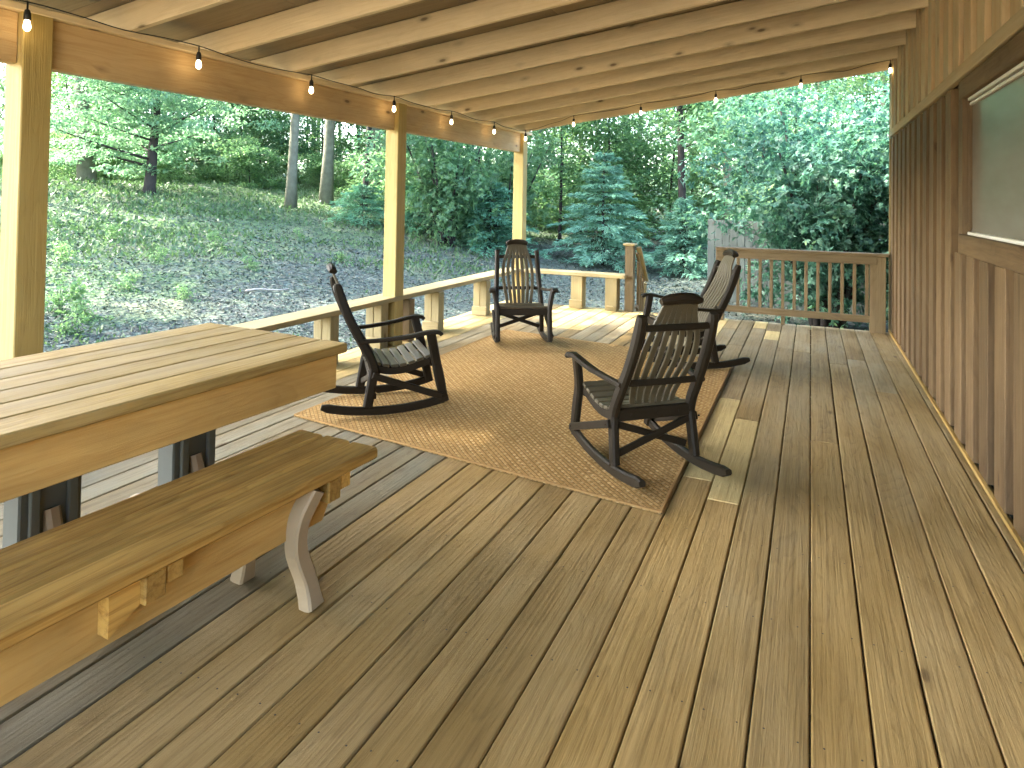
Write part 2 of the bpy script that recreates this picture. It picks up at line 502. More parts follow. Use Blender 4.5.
tag(deck, kind='structure')
M['old_screw'] = plain('weathered_screw_head', (.05, .04, .03), .6, .3, .3, 60)
mb = MB()
for k in range(k0, 6):
    for y in np.arange(YB+.1, YF-.05, .5):
        for dx in (.032, PITCH-.032):
            x = .008+k*PITCH+dx+random.uniform(-.006, .006); yy = y+random.uniform(-.01, .01)
            if x < XL+.02: continue
            v = [(x+.003*math.cos(t), yy+.003*math.sin(t), .0006) for t in np.arange(0, 6.28, 1.047)]
            mb.add(v, [tuple(range(6))], v)
scr = mb.build('deck_screws', 'old_screw'); tag(scr, kind='structure')
# joists and rim under the boards
mb = MB()
for y in np.arange(YB+.1, YF-.05, .5):
    mb.box(((XL+XW)/2, y, -.15), (XW-XL-.08, .04, .22), age=1)
mb.box((XL+.03, (YB+YF)/2, -.16), (.04, YF-YB, .24), age=.5)
mb.box(((XL+XW)/2, YF-.025, -.16), (XW-XL-.1, .04, .24), age=.5)
for x in (XL+.12, -1.5, .6):
    for y in (YB+.3, 1, 4.5, YF-.15):
        mb.box((x, y, -.65), (.14, .14, .76), age=1)
dfm = mb.build('deck_framing', 'rail'); tag(dfm, kind='structure')

# ------------------------------------------------------------------ ground
def grid_ground():
    xs = np.r_[np.linspace(-160, -30, 40), np.linspace(-29, 12, 124), np.linspace(13, 120, 30)]
    ys = np.r_[np.linspace(-90, -9, 22), np.linspace(-8, 40, 140), np.linspace(42, 220, 45)]
    X, Y = np.meshgrid(xs, ys)
    Z = terr(X, Y)
    nx, ny = len(xs), len(ys)
    v = np.stack([X, Y, Z], -1).reshape(-1, 3)
    i = np.arange(nx-1)[None, :]+np.arange(ny-1)[:, None]*nx
    f = np.stack([i, i+1, i+1+nx, i+nx], -1).reshape(-1, 4)
    return v, f
def np_mesh(name, v, f, mat, smooth=False, parent=None):
    me = bpy.data.meshes.new(name)
    nf, k = f.shape
    me.vertices.add(len(v)); me.vertices.foreach_set('co', np.ascontiguousarray(v, np.float32).ravel())
    me.loops.add(nf*k); me.loops.foreach_set('vertex_index', np.ascontiguousarray(f, np.int32).ravel())
    me.polygons.add(nf); me.polygons.foreach_set('loop_start', np.arange(0, nf*k, k, dtype=np.int32))
    me.polygons.foreach_set('loop_total', np.full(nf, k, np.int32))
    if smooth: me.polygons.foreach_set('use_smooth', np.ones(nf, bool))
    me.update(calc_edges=True)
    me.materials.append(M[mat] if isinstance(mat, str) else mat)
    o = bpy.data.objects.new(name, me); COL.objects.link(o)
    if parent: o.parent = parent
    return o
v, f = grid_ground()
g = np_mesh('ground', v, f, 'ground', True)
tag(g, kind='structure')

def unit(a): return a/np.maximum(np.linalg.norm(a, axis=-1, keepdims=True), 1e-9)
def leaves(P, D, U, ln, wd, fold=.15):
    """one rhombic leaf per point: P base, D along, U leaf normal"""
    n = len(P); D = unit(D); Sd = unit(np.cross(D, U)); Nn = np.cross(Sd, D)
    ln = np.broadcast_to(ln, n)[:, None]; wd = np.broadcast_to(wd, n)[:, None]
    a = P; b = P+D*ln*.5+Sd*wd*.5+Nn*wd*fold; c = P+D*ln-Nn*ln*.12; d = P+D*ln*.5-Sd*wd*.5+Nn*wd*fold
    v = np.stack([a, b, c, d], 1).reshape(-1, 3)
    f = np.arange(n*4).reshape(n, 4)
    return v, f

# litter and grass on the slope
def scatter(n, near, far, amin, amax):
    a = rng.uniform(amin, amax, n); r = near*(far/near)**rng.uniform(0, 1, n)
    return np.stack([r*np.cos(a), r*np.sin(a)], 1)
xy = scatter(130000, 4.2, 26, rad(88), rad(168))
xy = xy[(xy[:, 0] < -3.9) | (xy[:, 1] > 8.6)]
z = terr(xy[:, 0], xy[:, 1])+.012
n = len(xy)
r = np.hypot(xy[:, 0], xy[:, 1])
sz = rng.uniform(.013, .034, n)*np.clip(r/9, .8, 1.7)
th = rng.uniform(0, 6.28, n)
D = np.stack([np.cos(th), np.sin(th), rng.normal(0, .35, n)], 1)
U = np.stack([rng.normal(0, .4, n), rng.normal(0, .4, n), np.ones(n)], 1)
v, f = leaves(np.c_[xy, z], D, U, sz*1.3, sz, .2)
lit = np_mesh('leaf_litter', v, f, 'litter')
tag(lit, 'grey gravel and fallen leaves scattered over the slope', 'leaf litter', kind='stuff')
xy = scatter(90000, 4.2, 30, rad(92), rad(168))
xy = xy[(xy[:, 0] < -4.1)]
dens = np.sin(xy[:, 0]*.8+1.3)*np.sin(xy[:, 1]*.6)+.5*np.sin(xy[:, 0]*2.1-xy[:, 1]*1.7)+rng.normal(0, .5, len(xy))+(-xy[:, 0]-9.5)*.2
xy = xy[dens > .45]
n = len(xy); z = terr(xy[:, 0], xy[:, 1]); r = np.hypot(xy[:, 0], xy[:, 1])
ln = rng.uniform(.05, .13, n)*np.clip(r/12, .8, 1.5)
D = np.stack([rng.normal(0, .6, n), rng.normal(0, .6, n), np.ones(n)*.7], 1)
v, f = leaves(np.c_[xy, z], D, rng.normal(0, 1, (n, 3)), ln, ln*.3)
gr = np_mesh('grass', v, f, 'grass')
tag(gr, 'thin tufts of green grass growing through the gravel slope', 'grass', kind='stuff')

# ------------------------------------------------------------------ porch posts, roof
XP = -3.57
def post(y, z1, label):
    mb = MB(); mb.box((XP, y, (z1-.0)/2-.0), (.14, .14, z1), None, 2, .005)
    o = mb.build('porch_post', 'post')
    return tag(o, label, 'post', 'square posts holding up the porch roof')
post(2.035, 2.262, 'thick amber square post in the left foreground behind the picnic table')
post(5.27, 2.262, 'square pine post in the middle of the low bench rail, behind the side-on rocking chair')
post(8.22, 2.262, 'square pine post at the far corner of the deck, behind the chair facing the camera')

roof = thing('porch_roof', 'sloping shed roof of exposed pine rafters covering the porch', 'roof', (0, 0, 2.27))
def rp(mb, name, mat): # parts are given in world coordinates; the roof Empty sits at z=2.27
    o = mb.build(name, mat, roof); o.location = (0, 0, -2.27); return o
mb = MB()
mb.box((XP, (YB+8.45)/2, 2.272), (.15, 8.45-YB, .036), None, 1); rp(mb, 'top_plate', 'pine')
ys = [YB, 2.035-.07, 5.27-.07, 8.22-.07]
for a, b in ((YB, 2.035-.072), (2.035+.072, 5.27-.072), (5.27+.072, 8.22-.072)):
    mb = MB(); mb.box((XP-.012, (a+b)/2, 2.128), (.08, b-a, .25), None, 1, .004)
    rp(mb, 'header_beam', 'beam')
# slope
X0, Z0, X1, Z1 = -3.95, 2.236, XW, 2.86
sl = (Z1-Z0)/(X1-X0)
RD = .16
def rz(x): return Z0+sl*(x-X0)
yr = 8.30
while yr > YB:
    mb = MB()
    mb.beam((X0, yr, rz(X0)+RD/2), (X1, yr, rz(X1)+RD/2), .038, RD, (0, 0, 1), .003)
    rp(mb, 'rafter', 'pine')
    yr -= .64
mb = MB()   # plywood sheets
sy = 8.5; j = 0
for xa in np.arange(X0-.15, X1, 1.22):
    sy = 8.5-(.0 if j % 2 else 1.2); j += 1
    ed = [8.5]
    y = sy if sy < 8.5 else 8.5-2.44
    while y > YB: ed.append(y); y -= 2.44
    ed.append(YB)
    for a, b in zip(ed[1:], ed[:-1]):
        if b-a < .05: continue
        xb = min(xa+1.217, X1-.01)
        za, zb = rz(xa)+RD+.008, rz(xb)+RD+.008
        mb.beam(((xa), (a+b)/2, za+.005), (xb, (a+b)/2, zb+.005), b-a-.004, .014, (0, 0, 1), .001)
rp(mb, 'roof_sheathing', 'sheath')
mb = MB()
mb.beam((X0-.2, (YB+8.55)/2, rz(X0-.2)+RD+.035), (X1+.12, (YB+8.55)/2, rz(X1+.12)+RD+.035), 8.6-YB, .025, (0, 0, 1), .002)
rp(mb, 'roof_covering', M['black'])

# ------------------------------------------------------------------ house wall
house = thing('house_wall', 'brown board and batten house wall along the right of the porch', 'wall', (XW, 0, 0))
def hp(mb, name, mat, parent=None):
    o = mb.build(name, mat, parent or house)
    if not parent: o.location = (-XW, 0, 0)
    return o
WB = -1.7; WF = 8.32
mb = MB()
mb.box((XW+.115, (WB+WF)/2, 1.72), (.15, WF-WB, 3.44), None, 2, .002); hp(mb, 'sheathing', 'siding')
low = MB(); upp = MB()
WY0, WY1, WZ0, WZ1 = 3.02, 4.62, 1.105, 2.11   # outer window casing
y = WF-.12; i = 0
while y > WB+.1:
    w = .18+random.uniform(-.012, .012)
    inwin = WY0-.08 < y < WY1+.08
    lo = .012+random.uniform(0, .012)
    hi = WZ0-.002 if inwin else 2.11
    low.box((XW+.017, y, (lo+hi)/2), (.046, w, hi-lo), None, 2, .003)
    y2 = y
    upp.box((XW+.002, y2+.02, (2.19+2.96)/2+.03), (.036, w, .83), None, 2, .003)
    y -= .32; i += 1
# recess boards
y = WF-.28
while y > WB+.1:
    inwin = WY0-.05 < y < WY1+.05
    hi = WZ0-.002 if inwin else 2.11
    low.box((XW+.040-.003, y, (.03+hi)/2), (.004, .17, hi-.03), None, 2, .001)
    upp.box((XW+.026, y+.02, (2.19+2.96)/2+.03), (.012, .17, .83), None, 2, .001)
    y -= .32
hp(low, 'lower_siding', 'siding'); hp(upp, 'upper_siding', 'siding_up')
mb = MB(); mb.box((XW-.006, (WB+WF)/2, 2.152), (.04, WF-WB, .078), None, 1, .004); hp(mb, 'skirt_board', 'siding_up')
mb = MB(); mb.box((XW+.06, WF+.012, 1.06), (.16, .022, 2.1), None, 2); mb.box((XW+.06, WF+.012, 2.6), (.16, .022, .8), None, 2); hp(mb, 'corner_board', 'bench_rail')
mb = MB(); mb.box((XW-.012, (WB+WF)/2, .012), (.02, WF-WB, .02), None, 1, .002, .3); hp(mb, 'base_trim', 'deck')
# window
wn = MB()
XC = XW-.012
wn.box((XC+.02, (WY0+WY1)/2, WZ0+.056), (.044, WY1-WY0, .11), None, 1, .004)
wn.box((XC+.02, (WY0+WY1)/2, WZ1-.058), (.044, WY1-WY0, .11), None, 1, .004)
for yy in (WY0+.06, WY1-.06):
    wn.box((XC+.018, yy, (WZ0+WZ1)/2), (.042, .115, WZ1-WZ0-.228), None, 2, .004)
wo = hp(wn, 'window', 'siding')
wo['label'] = 'wide window with brown board casing and pale screen frame'
fr = MB()
a0, a1, b0, b1 = WY0+.118, WY1-.118, WZ0+.112, WZ1-.114
fr.box((XC+.034, (a0+a1)/2, b0+.010), (.024, a1-a0, .018), None, 1)
fr.box((XC+.034, (a0+a1)/2, b1-.010), (.024, a1-a0, .018), None, 1)
fr.box((XC+.037, (a0+a1)/2, b1-.038), (.018, a1-a0-.03, .016), None, 1)
hp(fr, 'frame', 'vinyl', wo)
jb = MB()
for yy in (a0+.008, a1-.008): jb.box((XC+.036, yy, (b0+b1)/2), (.018, .012, b1-b0-.06), None, 2)
hp(jb, 'jamb', 'siding', wo)
pn = MB(); pn.box((XC+.046, (a0+a1)/2, (b0+b1)/2), (.006, a1-a0, b1-b0), None, 2, .0005); hp(pn, 'pane', 'glass', wo)
# rest of the house behind the wall
hb = MB(); hb.box((XW+3.2, (WB+WF)/2-.02, 1.6), (6.0, WF-WB-.06, 3.2), None, 2); hp(hb, 'house_body', 'siding')

# ------------------------------------------------------------------ low perimeter bench
def low_bench(label, pts, supports, side):
    b = thing('low_bench', label, 'bench', (0, 0, 0), 0, 'low bench rail around the open edge of the deck')
    (xa, ya), (xb, yb) = pts
    mb = MB(); mb.beam((xa, ya, .432), (xb, yb, .432), .24, .042, (0, 0, 1), .004); mb.build('seat_board', 'bench_rail', b)
    for (x, y) in supports:
        mb = MB()
        if side:   # runs along Y
            mb.box((x-.045, y, .2045), (.085, .19, .405), None, 2, .004); mb.box((x+.043, y-.04, .2045), (.085, .11, .405), None, 2, .004)
        else:
            mb.box((x, y, .2045), (.15, .16, .405), None, 2, .004)
        s_ = mb.build('support', 'bench_rail', b)
        mb = MB()
        if side: mb.box((x+.01, y-.115, .055), (.19, .038, .1), None, 0, .003)
        else: mb.box((x, y-.1, .055), (.17, .038, .1) if x < -2.5 else (.1, .03, .02), None, 0, .003)
        mb.build('cleat', 'bench_rail', s_)
    return b
low_bench('long pale pine bench rail along the left edge of the deck', ((-3.614, .4), (-3.614, 8.22)), [(-3.61, 4.42), (-3.61, 5.12), (-3.56, 6.05), (-3.56, 7.15)], True)
low_bench('short pale pine bench rail across the far edge, ending at the step post', ((-3.5, 8.215), (-2.09, 8.215)), [(-2.72, 8.2), (-2.27, 8.2)], False)
o = MB(); o.box((-3.53, 5.47, .2), (.09, .09, .4), None, 2); o = o.build('bench_post', 'rail')
tag(o, 'short brown post under the bench rail, beside the middle pine post', 'post')

# ------------------------------------------------------------------ step rail
sr = thing('stair_rail', 'brown newel post with handrail sloping down the deck steps', 'railing', (-2.06, 8.24, 0))
mb = MB(); mb.box((0, 0, .28), (.105, .105, 1.08), None, 2); mb.build('newel_post', 'rail', sr)
mb = MB(); mb.box((0, 0, .832), (.15, .15, .03), None, 0, .008); mb.build('post_cap', 'bench_rail', sr)
mb = MB(); mb.beam((.1, .03, .80), (.1, .47, .335), .06, .03); mb.build('handrail', 'bench_rail', sr)
mb = MB(); mb.beam((.075, .06, .725), (.075, .43, .335), .034, .045); mb.build('top_rail', 'rail', sr)
mb = MB(); mb.beam((.075, .06, .06), (.075, .43, -.33), .034, .05); mb.build('bottom_rail', 'rail', sr)
for k in range(3):
    t = .13+k*.11
    mb = MB(); mb.box((.075, t, .41-1.05*(t-.02)), (.034, .034, .62), None, 2); mb.build('baluster', 'rail', sr)
mb = MB(); mb.box((.07, .46, -.12), (.07, .07, .86), None, 2); mb.build('lower_post', 'bench_rail', sr)
# steps themselves
st = thing('deck_steps', 'wooden steps going down from the gap in the far bench', 'steps', (-1.5, 8.32, 0))
for k in range(3):
    mb = MB(); mb.box((0, .14+.28*k, -.17-.17*k), (.98, .28, .038), None, 0, .004, .6); mb.build('tread', 'deck', st)

# ------------------------------------------------------------------ right railing
rl = thing('deck_railing', 'brown balustrade along the far right edge of the deck', 'railing', (0, 8.22, 0))
xa, xb = -.99, .74
mb = MB(); mb.box(((xa+xb)/2, 0, .835), (xb-xa+.06, .14, .034), None, 0, .005); mb.build('rail_cap', 'rail', rl)
mb = MB(); mb.box(((xa+xb)/2-.05, -.05, .775), (xb-xa-.07, .038, .085), None, 0); mb.build('top_rail', 'rail', rl)
mb = MB(); mb.box(((xa+xb)/2-.05, -.01, .138), (xb-xa-.09, .042, .075), None, 0); mb.build('bottom_rail', 'rail', rl)
for k in range(13):
    x = xa+.1+k*.121
    mb = MB(); mb.box((x, -.012, .485), (.034, .034, .615), None, 2); mb.build('baluster', 'rail', rl)
for x, w in ((xa+.02, .09), (.665, .15)):
    mb = MB(); mb.box((x, 0, .26), (w, .12, 1.11), None, 2); mb.build('post', 'rail', rl)
mb = MB(); mb.box((-.28, -.01, .05), (.04, .06, .1), None, 2); mb.build('rail_block', 'rail', rl)

# ------------------------------------------------------------------ rug
rc = [(-2.93, 3.27), (-.595, 2.98), (-.60, 6.02), (-2.90, 6.36)]
cx, cy = np.mean([p[0] for p in rc]), np.mean([p[1] for p in rc])
mb = MB()
nn = 24
vs = []; top = []
def lerp2(u, v):
    a = np.array(rc[0])*(1-u)+np.array(rc[1])*u; b = np.array(rc[3])*(1-u)+np.array(rc[2])*u
    return a*(1-v)+b*v
me_v = []
for j in range(nn+1):
    for i in range(nn+1):
        p = lerp2(i/nn, j/nn); e = min(i, nn-i, j, nn-j)
        me_v.append((p[0]-cx, p[1]-cy, .011+.0015*math.sin(i*1.7+j)*math.sin(j*.9)+(.002 if e == 0 else 0)))
fs = [(j*(nn+1)+i, j*(nn+1)+i+1, (j+1)*(nn+1)+i+1, (j+1)*(nn+1)+i) for j in range(nn) for i in range(nn)]
ring = [i for i in range(nn+1)]+[(j+1)*(nn+1)-1 for j in range(1, nn+1)]+[nn*(nn+1)+i for i in range(nn-1, -1, -1)]+[j*(nn+1) for j in range(nn-1, 0, -1)]
base = len(me_v)
for q in ring: me_v.append((me_v[q][0], me_v[q][1], .001))
fs += [(ring[i], base+i, base+(i+1) % len(ring), ring[(i+1) % len(ring)]) for i in range(len(ring))]
mb.add(me_v, fs, me_v)
rug = mb.build('rug', 'rug'); rug.location = (cx, cy, 0)
tag(rug, 'tan woven jute rug lying under the rocking chairs', 'rug')
mb = MB()
for i in range(4):
    a, b = np.array(rc[i]), np.array(rc[(i+1) % 4])
    mb.beam((*(a-(cx, cy)), .0105), (*(b-(cx, cy)), .0105), .014, .008, ch=.003)
M['binding'] = plain('rug_binding', (.32, .19, .07), .9, .1, .2, 40)
mb.build('binding', 'binding', rug)

# ------------------------------------------------------------------ rocking chair (local: +y forward)
def bez(p, n=14):
    P = np.array(p, float); t = np.linspace(0, 1, n)[:, None]; k = len(P)-1
    return sum(math.comb(k, i)*(1-t)**(k-i)*t**i*P[i] for i in range(k+1))
def spline(p, n=18):
    P = np.array(p, float); t = np.linspace(0, len(P)-1, n)
    out = []
    for q in t:
        i = min(int(q), len(P)-2); u = q-i
        p0, p1, p2, p3 = P[max(i-1, 0)], P[i], P[i+1], P[min(i+2, len(P)-1)]
        out.append(.5*((2*p1)+(-p0+p2)*u+(2*p0-5*p1+4*p2-p3)*u*u+(-p0+3*p1-3*p2+p3)*u**3))
    return np.array(out)
def rocking_chair():
    c = thing('rocking_chair', 'x', 'rocking chair', (0, 0, 0), 0, 'dark wooden rocking chairs set around the rug')
    for s in (-1, 1):
        mb = MB()
        ty = np.linspace(-.42, .41, 20)
        zz = .03+.055*(np.abs(ty+.02)/.42)**2.1
        mb.sweep([(s*(.245+.012*(y+.4)), y, z) for y, z in zip(ty, zz)], .036, np.where(np.arange(20) == 0, .03, np.where(np.arange(20) == 19, .045, .054)), (1, 0, 0))
        for y in (-.115, .375): mb.tube([(s*.263, y, .055), (s*.269, y, .055)], .006, 6)
        mb.build('rocker', 'frame', c)
        mb = MB(); mb.sweep(spline([(s*.248, .385, .062), (s*.25, .35, .22), (s*.252, .318, .36), (s*.288, .278, .528)], 12), .042, [.06]*3+[.066]*3+[.062]*6, (1, 0, 0))
        mb.build('leg', 'frame', c)
        mb = MB(); mb.sweep([(s*.242, -.125, .06), (s*.238, -.105, .18), (s*.233, -.085, .30)], .042, .062, (1, 0, 0)); mb.build('leg', 'frame', c)
        # back upright
        mb = MB(); mb.sweep(spline([(s*.232, -.075, .255), (s*.23, -.105, .36), (s*.225, -.165, .47), (s*.218, -.235, .60), (s*.212, -.295, .74), (s*.209, -.335, .865)], 20), .047,
                            [.06]*17+[.058, .054, .036], (1, 0, 0)); mb.build('back_post', 'frame', c)
        # armrest, flaring outwards and rolling over at the front
        mb = MB(); mb.sweep(spline([(s*.24, -.19, .487), (s*.258, -.05, .492), (s*.285, .12, .512), (s*.30, .25, .537), (s*.302, .325, .536), (s*.302, .345, .52)], 18),
                            [.036]*6+[.05]*6+[.062]*6, .026, (1, 0, .0)); mb.build('armrest', 'frame', c)
        mb = MB(); mb.beam((s*.272, .365, .10), (s*.262, -.10, .265), .024, .042); 
        for y, z in ((.36, .105), (-.095, .26)): mb.tube([(s*.284, y, z), (s*.289, y, z)], .006, 6)
        mb.build('side_brace', 'frame', c)
        # seat side rail (curved)
        mb = MB(); mb.sweep(spline([(s*.222, -.11, .315), (s*.225, .0, .285), (s*.228, .1, .285), (s*.228, .2, .31), (s*.228, .285, .335)], 14), .024, .05, (1, 0, 0)); mb.build('seat_rail', 'frame', c)
    mb = MB(); mb.box((0, .305, .325), (.46, .026, .062), None, 0); mb.build('seat_apron', 'frame', c)
    mb = MB(); mb.box((0, -.10, .305), (.43, .026, .062), None, 0)
    for x in (-.14, 0.02, .15): mb.tube([(x, -.1135, .305), (x, -.1175, .305)], .006, 6)
    mb.build('back_apron', 'frame', c)
    mb = MB(); mb.beam((-.215, -.112, .11), (.215, -.098, .255), .02, .036, (0, 0, 1)); mb.beam((-.215, -.088, .255), (.215, -.076, .11), .02, .036, (0, 0, 1)); mb.build('cross_brace', 'frame', c)
    # seat slats
    sy = np.linspace(-.065, .275, 7)
    pr = spline([(-.11, .352), (0, .319), (.1, .318), (.2, .342), (.30, .372)], 40)
    for y in sy:
        z = np.interp(y, pr[:, 0], pr[:, 1]); dz = (np.interp(y+.01, pr[:, 0], pr[:, 1])-np.interp(y-.01, pr[:, 0], pr[:, 1]))/.02
        a = math.atan(dz)
        mb = MB(); R = np.array([[1, 0, 0], [0, math.cos(a), -math.sin(a)], [0, math.sin(a), math.cos(a)]])
        mb.box((0, y, z), (.485, .047, .02), R, 0, .004); mb.build('seat_slat', 'slat', c)
    # cross rails of the back
    def bk(z): return np.interp(z, [.255, .36, .47, .60, .74, .865], [-.075, -.105, -.165, -.235, -.295, -.335])
    for z in (.49, .80):
        yb = bk(z)
        mb = MB(); mb.sweep([(x, yb-.022*(1-(x/.215)**2)-.0, z) for x in np.linspace(-.215, .215, 13)], .024, .036, (0, 0, 1)) if False else mb.sweep([(x, yb-.012*(1-(x/.215)**2), z) for x in np.linspace(-.213, .213, 13)], .034, .022, (0, .45, 1))
        mb.build('cross_rail', 'frame', c)
    # bent back slats, bowed outwards in the middle
    for k in range(7):
        u = (k-3)/3.
        pts = []
        for z, hw, dy in ((.315, .115, .02), (.40, .125, .035), (.50, .142, .03), (.62, .152, .012), (.74, .140, .006), (.84, .105, .012), (.925, .082, .0)):
            yb = bk(z) if z < .865 else -.335-(z-.865)*.30
            pts.append((u*hw, yb+dy, z))
        mb = MB(); mb.sweep(spline(pts, 20), .033, .014, (1, 0, 0)); mb.build('back_slat', 'slat', c)
    mb = MB(); xs = np.linspace(-.112, .112, 11)
    mb.sweep([(x, -.352-.012*(1-(x/.112)**2), .935+.018*(1-(x/.112)**2)) for x in xs], np.r_[.03, .048, [.054]*7, .048, .03], .052, (0, .3, 1), .3)
    mb.build('headrest', 'frame', c)
    return c
proto = rocking_chair()
def chair_place(o, x, y, fx, fy, sc=1.):
    o.location = (x, y, .0135); o.rotation_euler = (0, 0, math.atan2(-fx, fy)); o.scale = (sc,)*3
chair_place(proto, -2.58, 3.70, .73, .68, .95)
proto['label'] = 'dark rocking chair seen side-on beside the picnic table end'
def cplace(x, y, fx, fy, label, sc=1.):
    o = copy_tree(proto, (x, y, .0135), math.atan2(-fx, fy), label, None, sc); return o
cplace(-2.58, 5.98, .50, -.865, 'dark rocking chair facing the camera, in front of the far corner post', .97)
cplace(-.79, 3.50, -.675, .738, 'nearest dark rocking chair, its slatted back turned to the camera', .95)
cplace(-.93, 5.84, -.87, -.49, 'dark rocking chair facing left, partly hidden behind the nearest chair', .98)

# ------------------------------------------------------------------ picnic table and bench
TA = rad(-3.9)
tb = thing('picnic_table', 'heavy plank picnic table with amber apron at the left', 'table', (-1.835, 2.37, 0), TA)
LT = 2.6
wd = .895
ww = wd/6
mb = MB()
for k in range(6):
    x = -ww*(k+.5)
    mb.box((x, -LT/2+random.uniform(-.004, .004), .72), (ww-.005, LT, .04), None, 1, .005)
mb.build('tabletop', 'table', tb)
mb = MB(); mb.box((-wd/2, -LT/2, .694), (wd-.14, LT-.2, .01), None, 1, .001); mb.build('top_batten', 'rail', tb)  # added panel that shuts out light so plank gaps go dark
mb = MB(); mb.box((-.045, -LT/2, .625), (.036, LT-.07, .148), None, 1, .004); mb.build('apron', 'apron', tb)
mb = MB(); mb.box((-wd+.045, -LT/2, .625), (.036, LT-.07, .148), None, 1, .004); mb.build('apron', 'apron', tb)
for y in (-.055, -LT+.055):
    mb = MB(); mb.box((-wd/2, y, .625), (wd-.13, .036, .148), None, 0, .004); mb.build('end_apron', 'apron', tb)
for y in (-.40, -.95, -2.0):
    mb = MB(); mb.box((-.50, y, .34), (.10, .2, .60), None, 2, .006); mb.box((-.50+.062, y-.06, .34), (.02, .03, .60), None, 2, .003); mb.box((-.50+.062, y+.06, .34), (.02, .03, .60), None, 2, .003); mb.build('leg', 'greyleg', tb)
    mb = MB(); mb.sweep(bez([(-.85, y, .02), (-.66, y, .05), (-.58, y, .16), (-.54, y, .3)]), .05, .06, (0, 1, 0)); mb.sweep(bez([(-.15, y, .02), (-.34, y, .05), (-.42, y, .16), (-.46, y, .3)]), .05, .06, (0, 1, 0)); mb.build('foot', 'painted', tb)
mb = MB(); mb.box((-.50, -1.25, .10), (.05, 1.9, .09), None, 1, .004); mb.build('stretcher', 'greyleg', tb)
mb = MB(); mb.beam((-.30, -1.30, .56), (-.30, -2.1, .05), .05, .16); mb.build('brace', 'rail', tb)

ba = rad(-3.8)
bn = thing('picnic_bench', 'amber plank bench with curved pale legs in the lower left', 'bench', (-1.468, 2.1, 0), ba)
LB = 2.4
mb = MB()
bw = .405/3
for k in range(3):
    mb.box((-bw*(k+.5), -LB/2+random.uniform(-.003, .003), .42), (bw-.009, LB, .042), None, 1, .009)
mb.build('seat', 'bench', bn)
mb = MB(); mb.box((-.2025, -LB/2, .394), (.33, LB-.3, .008), None, 1, .001); mb.build('seat_batten', 'rail', bn)  # added under-panel, blocks light to darken gaps between seat planks
mb = MB()
mb.prism([(-LB+.12, .395), (-.14, .395), (-.155, .34), (-.21, .238), (-LB+.12, .238)], 0, -.115, -.08); mb.build('apron', 'apron', bn)
mb = MB()
mb.prism([(-LB+.12, .395), (-.14, .395), (-.155, .34), (-.21, .238), (-LB+.12, .238)], 0, -.345, -.31); mb.build('apron', 'apron', bn)
for y in (-.24, -.90, -1.95):
    mb = MB(); mb.box((-.20, y+.08, .372), (.36, .05, .052), None, 0, .004); mb.box((-.20, y+.02, .36), (.37, .06, .074), None, 0, .004); mb.build('cleat', 'bench', bn)
    if y == -.90:
        mb = MB(); mb.prism([(y-.09, .395), (y+.02, .395), (y+.0, .33), (y-.09, .28)], 0, -.079, -.035); mb.build('bracket', 'bench', bn)
        for sx in (-.07, -.33):
            pass
for y in (-.30, -1.98):
    for x, d in ((-.035, 1), (-.37, -1)):
        mb = MB()
        pts = spline([(x, y, .392), (x-d*.02, y-.045, .30), (x-d*.03, y-.045, .2), (x-d*.02, y-.01, .09), (x+d*.0, y+.0, .0)], 18)
        mb.sweep(pts, .06, [.055]*14+[.058, .06, .065, .07], (1, 0, 0), .12); mb.build('leg', 'painted', bn, False)

# ------------------------------------------------------------------ string lights
XB = -3.43
sl_ = thing('string_lights', 'black cord of small lit filament bulbs along the porch roof edge', 'string lights', (XB, 8.05, 2.25))
def sp(mb, name, mat, par=None):
    o = mb.build(name, mat, par or sl_, True)
    if not par: o.location = (-XB, -8.05, -2.25)
    return o
bulbs = []
for x in (.5, -.5, -1.5, -2.5): bulbs.append((x, -1.6, rz(x)-.01))  # unseen back run, added to throw warm light on the near porch
for y in (-1.6, -.95, .02, .97, 1.94, 2.92, 3.93, 5.02, 6.07, 7.1, 8.05): bulbs.append((XB, y, 2.285))
for x in (-2.79, -1.92, -1.03, -.11, .765): bulbs.append((x, 8.12, rz(x)+.075))
pts = []
for i, b in enumerate(bulbs):
    b = np.array(b)
    pts.append(b)
    if i < len(bulbs)-1:
        c = np.array(bulbs[i+1])
        for t in (.25, .5, .75):
            p = b*(1-t)+c*t; p[2] -= .05*(1-(2*t-1)**2)*random.uniform(.1, .7); pts.append(p)
mb = MB(); mb.tube(spline(pts, 260), .0032, 6); sp(mb, 'cord', 'black')
def lathe(mb, c, prof, seg=10):
    vs = []; n = len(prof)
    for r, z in prof:
        for k in range(seg):
            t = 2*math.pi*k/seg; vs.append((c[0]+r*math.cos(t), c[1]+r*math.sin(t), c[2]+z))
    fs = [(i*seg+k, i*seg+(k+1) % seg, (i+1)*seg+(k+1) % seg, (i+1)*seg+k) for i in range(n-1) for k in range(seg)]
    fs += [tuple(range(seg)), tuple((n-1)*seg+k for k in range(seg))]
    mb.add(vs, fs, vs)
for b in bulbs:
    mb = MB(); lathe(mb, b, [(.004, .004), (.0045, -.035), (.011, -.04), (.0155, -.055), (.016, -.085), (.013, -.088)]); so = sp(mb, 'socket', 'black')
    mb = MB(); lathe(mb, b, [(.010, -.088), (.013, -.098), (.0155, -.112), (.017, -.123), (.013, -.134), (.005, -.141)], 8); sp(mb, 'bulb', 'bulb', so)

